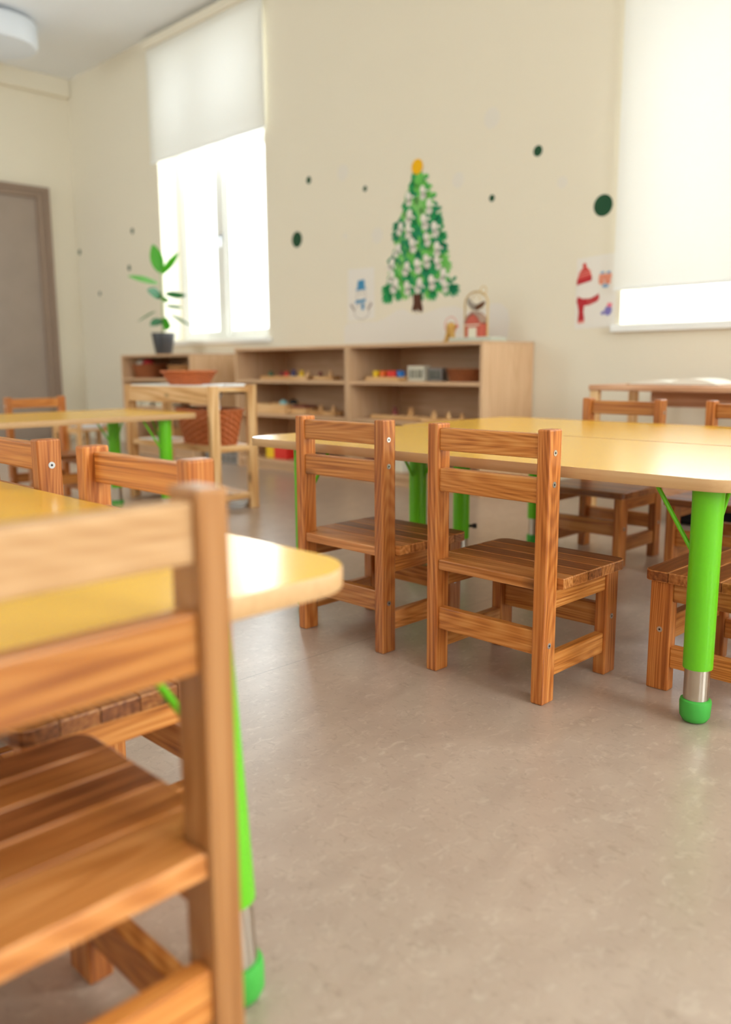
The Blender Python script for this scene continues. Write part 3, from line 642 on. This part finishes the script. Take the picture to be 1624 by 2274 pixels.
# perforated crate standing between the cabinets
t = empty('plastic_crate', (-4.825, 3.55, 0), 'grey plastic crate with round holes on the floor between two cabinets', 'crate')
b = MB(); w, dp, h = .215, .15, .16
b.box(-w, w, -dp, -dp+.008, .0, h).box(-w, w, dp-.008, dp, 0, h).box(-w, -w+.008, -dp+.008, dp-.008, 0, h).box(w-.008, w, -dp+.008, dp-.008, 0, h).box(-w+.008, w-.008, -dp+.008, dp-.008, 0, .008)
b.build('body', 'grey_plastic', t)
for k in range(3):
    for i in range(7): MB().tube([(-.18+.06*i, -dp-.0006, .035+.045*k), (-.18+.06*i, -dp-.0002, .035+.045*k)], .011, 0, 12).build('hole', 'hole_dark', t)
    for i in range(4): MB().tube([(w+.0002, -.1+.065*i, .035+.045*k), (w+.0006, -.1+.065*i, .035+.045*k)], .011, 0, 12).build('hole', 'hole_dark', t)

# low stand with white tubs
t = empty('low_stand', (-6.27, 3.10, 0), 'low pale wooden frame stand behind the far table holding white tubs', 'stand')
for sx in (-1, 0, 1):
    for sy in (-1, 1): MB().box(sx*.2-.018, sx*.2+.018, sy*.13-.015, sy*.13+.015, 0, .30, bev=.002).build('leg', 'raw_pine_z', t)
b = MB(); b.box(-.182, .182, -.143, -.118, .16, .205, bev=.002).box(-.182, .182, .118, .143, .16, .205, bev=.002).box(-.2, .2, -.118, .118, .175, .19)
b.build('tray_frame', 'raw_pine_x', t)
for i, x in enumerate((-6.37, -6.17)):
    tag(MB().box(-.07, .07, -.09, .09, 0, .09, bev=.015).build('white_tub', 'white_plastic', None, False, (x, 3.10, .19)), ('white tub on the left half of the low wooden stand', 'white tub on the right half of the low wooden stand')[i], 'tub', 'white tubs on the low stand')

# ------------------------------------------------------------------ wooden trolley with baskets
t = empty('wooden_trolley', (-3.543, 2.303, 0), 'open pale pine trolley shelf with three tiers in front of the cabinets', 'trolley')
w, dp, ht = .362, .105, .572
for sx in (-1, 1):
    for sy in (-1, 1): MB().box(sx*w-.013, sx*w+.013, sy*dp-.024, sy*dp+.024, 0, ht+(0 if sy < 0 else .004), bev=.002).build('post', 'raw_pine_z', t)
MB().box(-w+.016, w-.016, -dp-.022, -dp-.004, .492, .568, bev=.002).build('front_apron', 'raw_pine_x', t)
MB().box(-w+.016, w-.016, dp+.004, dp+.022, .53, .568, bev=.002).build('back_apron', 'raw_pine_x', t)
for sx in (-1, 1): MB().box(sx*w-.010, sx*w+.010, -dp+.024, dp-.024, .545, .568, bev=.002).build('side_rail', 'raw_pine_y', t)
MB().box(-w+.016, w-.016, -dp-.004, dp+.004, .556, .574).build('top_tray', 'white_paint', t)
for z in (.30, .075): MB().box(-w+.016, w-.016, -dp-.01, dp+.01, z-.026, z, bev=.002).build('shelf', 'raw_pine_x', t)
for z in (.30, .075):
    for sx in (-1, 1): MB().box(sx*w-.010, sx*w+.010, -dp+.024, dp-.024, z-.028, z, bev=.002).build('side_rail', 'raw_pine_y', t)
basket('shallow_basket', -3.53, 2.305, .574, .108, .085, .062, .155, .12, 'wicker_orange', 'shallow orange wicker basket on top of the pine trolley')
basket('wicker_basket', -3.38, 2.31, .30, .175, .085, .16, .215, .12, 'wicker_orange', 'large orange brown wicker basket on the middle tier of the pine trolley')
t = empty('scoop', (-3.36, 2.32, .44), 'white plastic scoop standing in the large basket on trolley', 'utensil')
MB().lathe([(.0, .055), (.03, .06), (.045, .095), (.043, .097), (.028, .064), (0, .06)], 0, 0, n=20, sx=1.1).build('bowl', 'white_plastic', t, True)
MB().tube([(.04, 0, .09), (.07, -.01, .0), (.08, -.01, -.12)], .005, 0, 8).build('handle', 'white_plastic', t, True)
for i, (x, y, r, m) in enumerate(((-3.5, 2.30, .055, 'black_cloth'), (-3.43, 2.34, .05, 'hole_dark'), (-3.27, 2.33, .05, 'black_cloth'))):
    tag(MB().lathe([(0, -r*.8)]+[(r*math.sin(PI*k/10), -r*.8*math.cos(PI*k/10)) for k in range(1, 10)]+[(0, r*.8)], n=18).build('cloth_bundle', m, None, True, (x, y, .425)), ('black cloth bundle at left in the large trolley basket', 'dark grey cloth bundle in the middle of the trolley basket', 'black cloth bundle at right in the large trolley basket')[i], 'cloth', 'bundles in the trolley basket')
for x, y, sx, sy, rz, z, lab in ((-3.77, 2.28, .07, .08, .1, .3005, 'white paper sheet on the left of the trolley middle tier'), (-3.27, 2.32, .07, .07, .25, .5745, 'white paper sheet at right on top of the trolley')):
    o = MB().box(-sx, sx, -sy, sy, 0, .004).build('paper_sheet', 'white_plastic', None, False, (x, y, z)); o.rotation_euler.z = rz; tag(o, lab, 'paper')
tag(MB().lathe([(0, .004), (.075, .004), (.085, 0), (.1, .022), (.097, .024), (.08, .01), (0, .01)], n=36).build('round_tray', 'tray_white', None, True, (-3.30, 2.36, 0)), 'round white tray on the floor under the pine trolley', 'tray')

# ------------------------------------------------------------------ low desk by the right window
t = empty('low_desk', (-1.30, 3.44, 0), 'low pale wooden desk against the wall under the right window', 'desk')
w, dp, h = .62, .19, .572
MB().box(-w, w, -dp, dp, h-.024, h, bev=.007).build('desktop', 'rose_pine_x', t)
for sx in (-1, 1):
    for sy in (-1, 1): MB().box(sx*(w-.025)-.018, sx*(w-.025)+.018, sy*(dp-.022)-.016, sy*(dp-.022)+.016, 0, h-.024, bev=.002).build('leg', 'raw_pine_z', t)
MB().box(-w+.12, w-.043, dp-.045, dp-.03, h-.10, h-.024).build('apron', 'rose_pine_x', t)
MB().box(-w+.043, w-.043, -dp+.02, dp-.05, .125, .15, bev=.003).build('lower_shelf', 'rose_pine_x', t)
tag(MB().box(-.34, .40, -.10, .10, 0, .105, bev=.03, seg=3).build('floor_cushion', 'black_cloth', None, True, (-1.25, 3.44, 0)), 'black cushion lying on the floor under the low desk', 'cushion')
t = empty('open_book', (-1.585, 3.42, .572), 'open picture book with pale pages on the low desk', 'book')
MB().box(-.19, .20, -.11, .11, 0, .004).build('cover', 'wicker_light', t)
for s_ in (-1, 1):
    bb = bmesh.new(); n = 10; A = []; 
    for i in range(n+1):
        f = i/n; x = s_*.185*f; z = .006+(.022 if s_ > 0 else .014)*math.sin(PI*min(1, f*.9+.12))**.8
        A.append([bb.verts.new((x+.005, y, zz)) for y, zz in ((-.105, .004), (-.105, z), (.105, z), (.105, .004))])
    for P_, Q_ in zip(A, A[1:]):
        for j in range(3): bb.faces.new((P_[j], P_[j+1], Q_[j+1], Q_[j]))
    bb.faces.new(A[0]); bb.faces.new(A[-1][::-1])
    bmesh.ops.recalc_face_normals(bb, faces=bb.faces); b = MB(); b.merge(bb, 0); b.build('pages', 'page', t)

# ------------------------------------------------------------------ tables
def table(x0, x1, y0, y1, top, legs, label, tilt=None, cor=.07):
    cx, cy = (x0+x1)/2, (y0+y1)/2
    t = empty('activity_table', (cx, cy, 0), label, 'table', 'yellow activity tables with lime green legs')
    X, Y, th = (x1-x0)/2, (y1-y0)/2, .0215
    MB().prism(rounded(-X+.001, X-.001, -Y+.001, Y-.001, cor), top-th, top, 0, 0, 1).build('tabletop', ['beech_edge', 'yellow_laminate'], t)
    out, inn = rounded(-X, X, -Y, Y, cor, 10), rounded(-X+.0012, X-.0012, -Y+.0012, Y-.0012, cor-.0012, 10)
    bb = bmesh.new(); n = len(out)
    R = [[bb.verts.new((p[0], p[1], z)) for p in q] for q, z in ((inn, top-th-.0002), (out, top-th+.0015), (out, top-.0015), (inn, top+.0002))]
    for A, B in zip(R, R[1:]):
        for i in range(n): bb.faces.new((A[i], A[(i+1) % n], B[(i+1) % n], B[i]))
    bmesh.ops.recalc_face_normals(bb, faces=bb.faces); b = MB(); b.merge(bb, 0); b.build('edge_band', 'beech_edge', t, True)
    u = top-th
    for i, (lx, ly, foot) in enumerate(legs):
        lx -= cx; ly -= cy
        dx, dy = (tilt[i] if tilt and tilt[i] else (0, 0))      # top of a leg set off from its foot
        z1 = foot
        g = lambda z: (lx+dx*z/u, ly+dy*z/u, z)
        r = .0275
        lg = MB().tube([g(z1), g(z1+.001), g(u-.03), g(u)], [r*.955, r*.965, r, r*1.03], 0, 28).build('leg', 'lime_paint', t, True)
        MB().tube([g(.03), g(z1+.01)], r*.83, 0, 24).build('inner_tube', 'steel', lg, True)
        MB().tube([g(0), g(.003), g(.012), g(.038), g(.043), g(.045)], [r*.55, r*.8, r*.99, r*1.04, r*1.0, r*.9], 0, 28).build('foot_cap', 'green_rubber', lg, True)
        kx = -1 if lx > 0 else 1; ky = -1 if ly > 0 else 1
        zb = u-.125; c = g(zb)
        MB().tube([(c[0]+kx*r*.8, c[1], zb), (c[0]+kx*(r+.075), c[1]+.0, u)], .0042, 0, 8).build('brace', 'lime_paint', lg, True)
        MB().tube([(c[0], c[1]+ky*r*.8, zb), (c[0], c[1]+ky*(r+.075), u)], .0042, 0, 8).build('brace', 'lime_paint', lg, True)
        kb = MB(); c = g(z1+.04); s_ = Vector((RX, RY, 0)).normalized()
        kb.tube([(c[0]+s_.x*r*.9, c[1]+s_.y*r*.9, c[2]), (c[0]+s_.x*(r+.013), c[1]+s_.y*(r+.013), c[2])], .005, 0, 10); kb.tube([(c[0]+s_.x*(r+.011), c[1]+s_.y*(r+.011), c[2]), (c[0]+s_.x*(r+.024), c[1]+s_.y*(r+.024), c[2])], .0085, 0, 12)
        if i == 1: kb.build('knob', 'black_plastic', lg, True)
        else: kb.bm.free()
    return t
FT = .105
table(-1.918, -.54, 1.416, 2.030, .465, [(-.627, 1.487, FT), (-.627, 1.935, FT), (-1.735, 1.487, FT), (-1.725, 1.94, FT)], 'yellow topped table with lime legs, two pine chairs backed to its near edge')
table(-1.918, -.54, 2.0335, 2.655, .465, [(-.627, 2.12, FT), (-1.725, 2.155, .095), (-1.725, 2.585, FT), (-.627, 2.585, FT)], 'yellow table pushed against the far side of the middle table, by the low desk')
table(-1.975, -.598, -.02, .600, .457, [(-.661, .463, .115), (-.646, .07, FT), (-1.78, .468, FT), (-1.78, .07, FT)], 'blurred yellow table closest to the viewer at left, rounded corner jutting out', [(-.018, -.018), None, None, None])
table(-3.665, -3.05, .66, 2.04, .465, [(-3.125, 1.91, FT), (-3.60, 1.93, FT), (-3.125, .75, FT), (-3.60, .75, FT)], 'yellow table at far left, its end towards the pine trolley', cor=.05)

# ------------------------------------------------------------------ children's chairs
def make_chair(label):
    t = empty('kids_chair', (0, 0, 0), label, 'chair', "children's pine chairs around the tables")
    HW, RB, RF = .15, -.146, -.104
    planks = [(RB+.005, -.066, 'seat_light', True), (-.0645, -.012, 'seat_mid', False), (-.0105, .042, 'seat_dark', False), (.0435, .094, 'seat_mid', False), (.0955, .148, 'seat_dark', False)]
    b = MB(); mats = ['seat_light', 'seat_mid', 'seat_dark']; so = HW+.012
    for y0, y1, m, notch in planks:
        mi = mats.index(m)
        if notch: pts = [(-HW+.0295, y0), (HW-.0295, y0), (HW-.0295, RF+.0015), (so, RF+.0015), (so, y1), (-so, y1), (-so, RF+.0015), (-HW+.0295, RF+.0015)]
        elif y1 > .14:
            r = .022; pts = [(-so, y0), (so, y0)]+[(so-r+r*math.cos(a), y1-r+r*math.sin(a)) for a in [PI/2*i/6 for i in range(7)]]+[(-so+r+r*math.cos(a), y1-r+r*math.sin(a)) for a in [PI/2+PI/2*i/6 for i in range(7)]]
        else: pts = [(-so, y0), (so, y0), (so, y1), (-so, y1)]
        b.prism(pts, .2285, .2505, mi, .0022)
    b.build('seat', mats, t)
    for s_ in (-1, 1):
        x0, x1 = (HW-.028, HW) if s_ > 0 else (-HW, -HW+.028)
        lg = MB().box(x0, x1, RB, RF, 0, .540, bev=.0032).build('rear_leg', 'pine_z', t)
        for z in (.496, .436, .119): bolt(lg, s_*HW-s_*.0002, -.127, z, 'x', s_)
        fl = MB().box(x0, x1, .090, .136, 0, .228, bev=.003).build('front_leg', 'pine_z', t)
        bolt(fl, s_*HW-s_*.0002, .112, .128, 'x', s_)
        xa, xb = (HW-.026, HW-.005) if s_ > 0 else (-HW+.005, -HW+.026)
        MB().box(xa, xb, RF, .090, .188, .228, bev=.002).build('seat_rail', 'pine_y', t)
        MB().box(xa, xb, RF, .090, .050, .094, bev=.002).build('side_stretcher', 'pine_y', t)
    for z0, z1 in ((.484, .531), (.398, .447)): MB().box(-HW+.028, HW-.028, RB+.006, RB+.027, z0, z1, bev=.0028).build('backrest_slat', 'pine_x', t)
    MB().box(-HW+.028, HW-.028, RB+.007, RB+.027, .097, .146, bev=.0022).build('back_stretcher', 'pine_x', t)
    MB().box(-HW+.028, HW-.028, .102, .122, .10, .152, bev=.0022).build('front_stretcher', 'pine_x', t)
    return t
proto = make_chair('pine chair with its back to us at the middle table, nearer the green leg')
proto.location = (-1.018, 1.489, 0)
for x, y, rz, sc, lab in (
    (-1.449, 1.489, 0, (1, 1, 1), 'pine chair with its back to us, left of the other at the middle table'),
    (-.639, 1.735, PI/2, (1, 1, 1), 'pine chair cut by the right frame edge, seat behind the thick green table leg'),
    (-1.475, 2.614, PI, (1, 1, 1), 'pine chair across the joined tables, in front of the low desk end'),
    (-1.025, 2.614, PI, (1, 1, 1), 'pine chair across the joined tables, cut by the right frame edge'),
    (-1.089, .497, PI, (1.05, 1, 1), 'pine chair behind the blurred left table, nearer its rounded corner'),
    (-1.540, .500, PI, (1, 1, 1), 'pine chair behind the blurred left table, showing one round bolt'),
    (-.694, .231, PI/2, (1.035, 1.035, 1.05), 'large blurred pine chair in the foreground at the end of the left table'),
    (-4.06, 1.825, -PI/2, (1, 1, .955), 'pine chair at the far side of the far left table, before the grey door')):
    c = copy_tree(proto); c.location = (x, y, 0); c.rotation_euler = (0, 0, rz); c.scale = sc; c['label'] = lab
    if 'foreground' in lab:                                         # window gloss painted in as paler posts and palest upper slat
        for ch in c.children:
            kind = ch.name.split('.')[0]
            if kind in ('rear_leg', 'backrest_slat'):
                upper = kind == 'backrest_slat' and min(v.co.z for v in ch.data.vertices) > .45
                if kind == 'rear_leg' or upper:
                    ch.data = ch.data.copy(); ch.data.materials[0] = MATS['window_gloss_pine_x' if upper else 'window_gloss_pine_z']
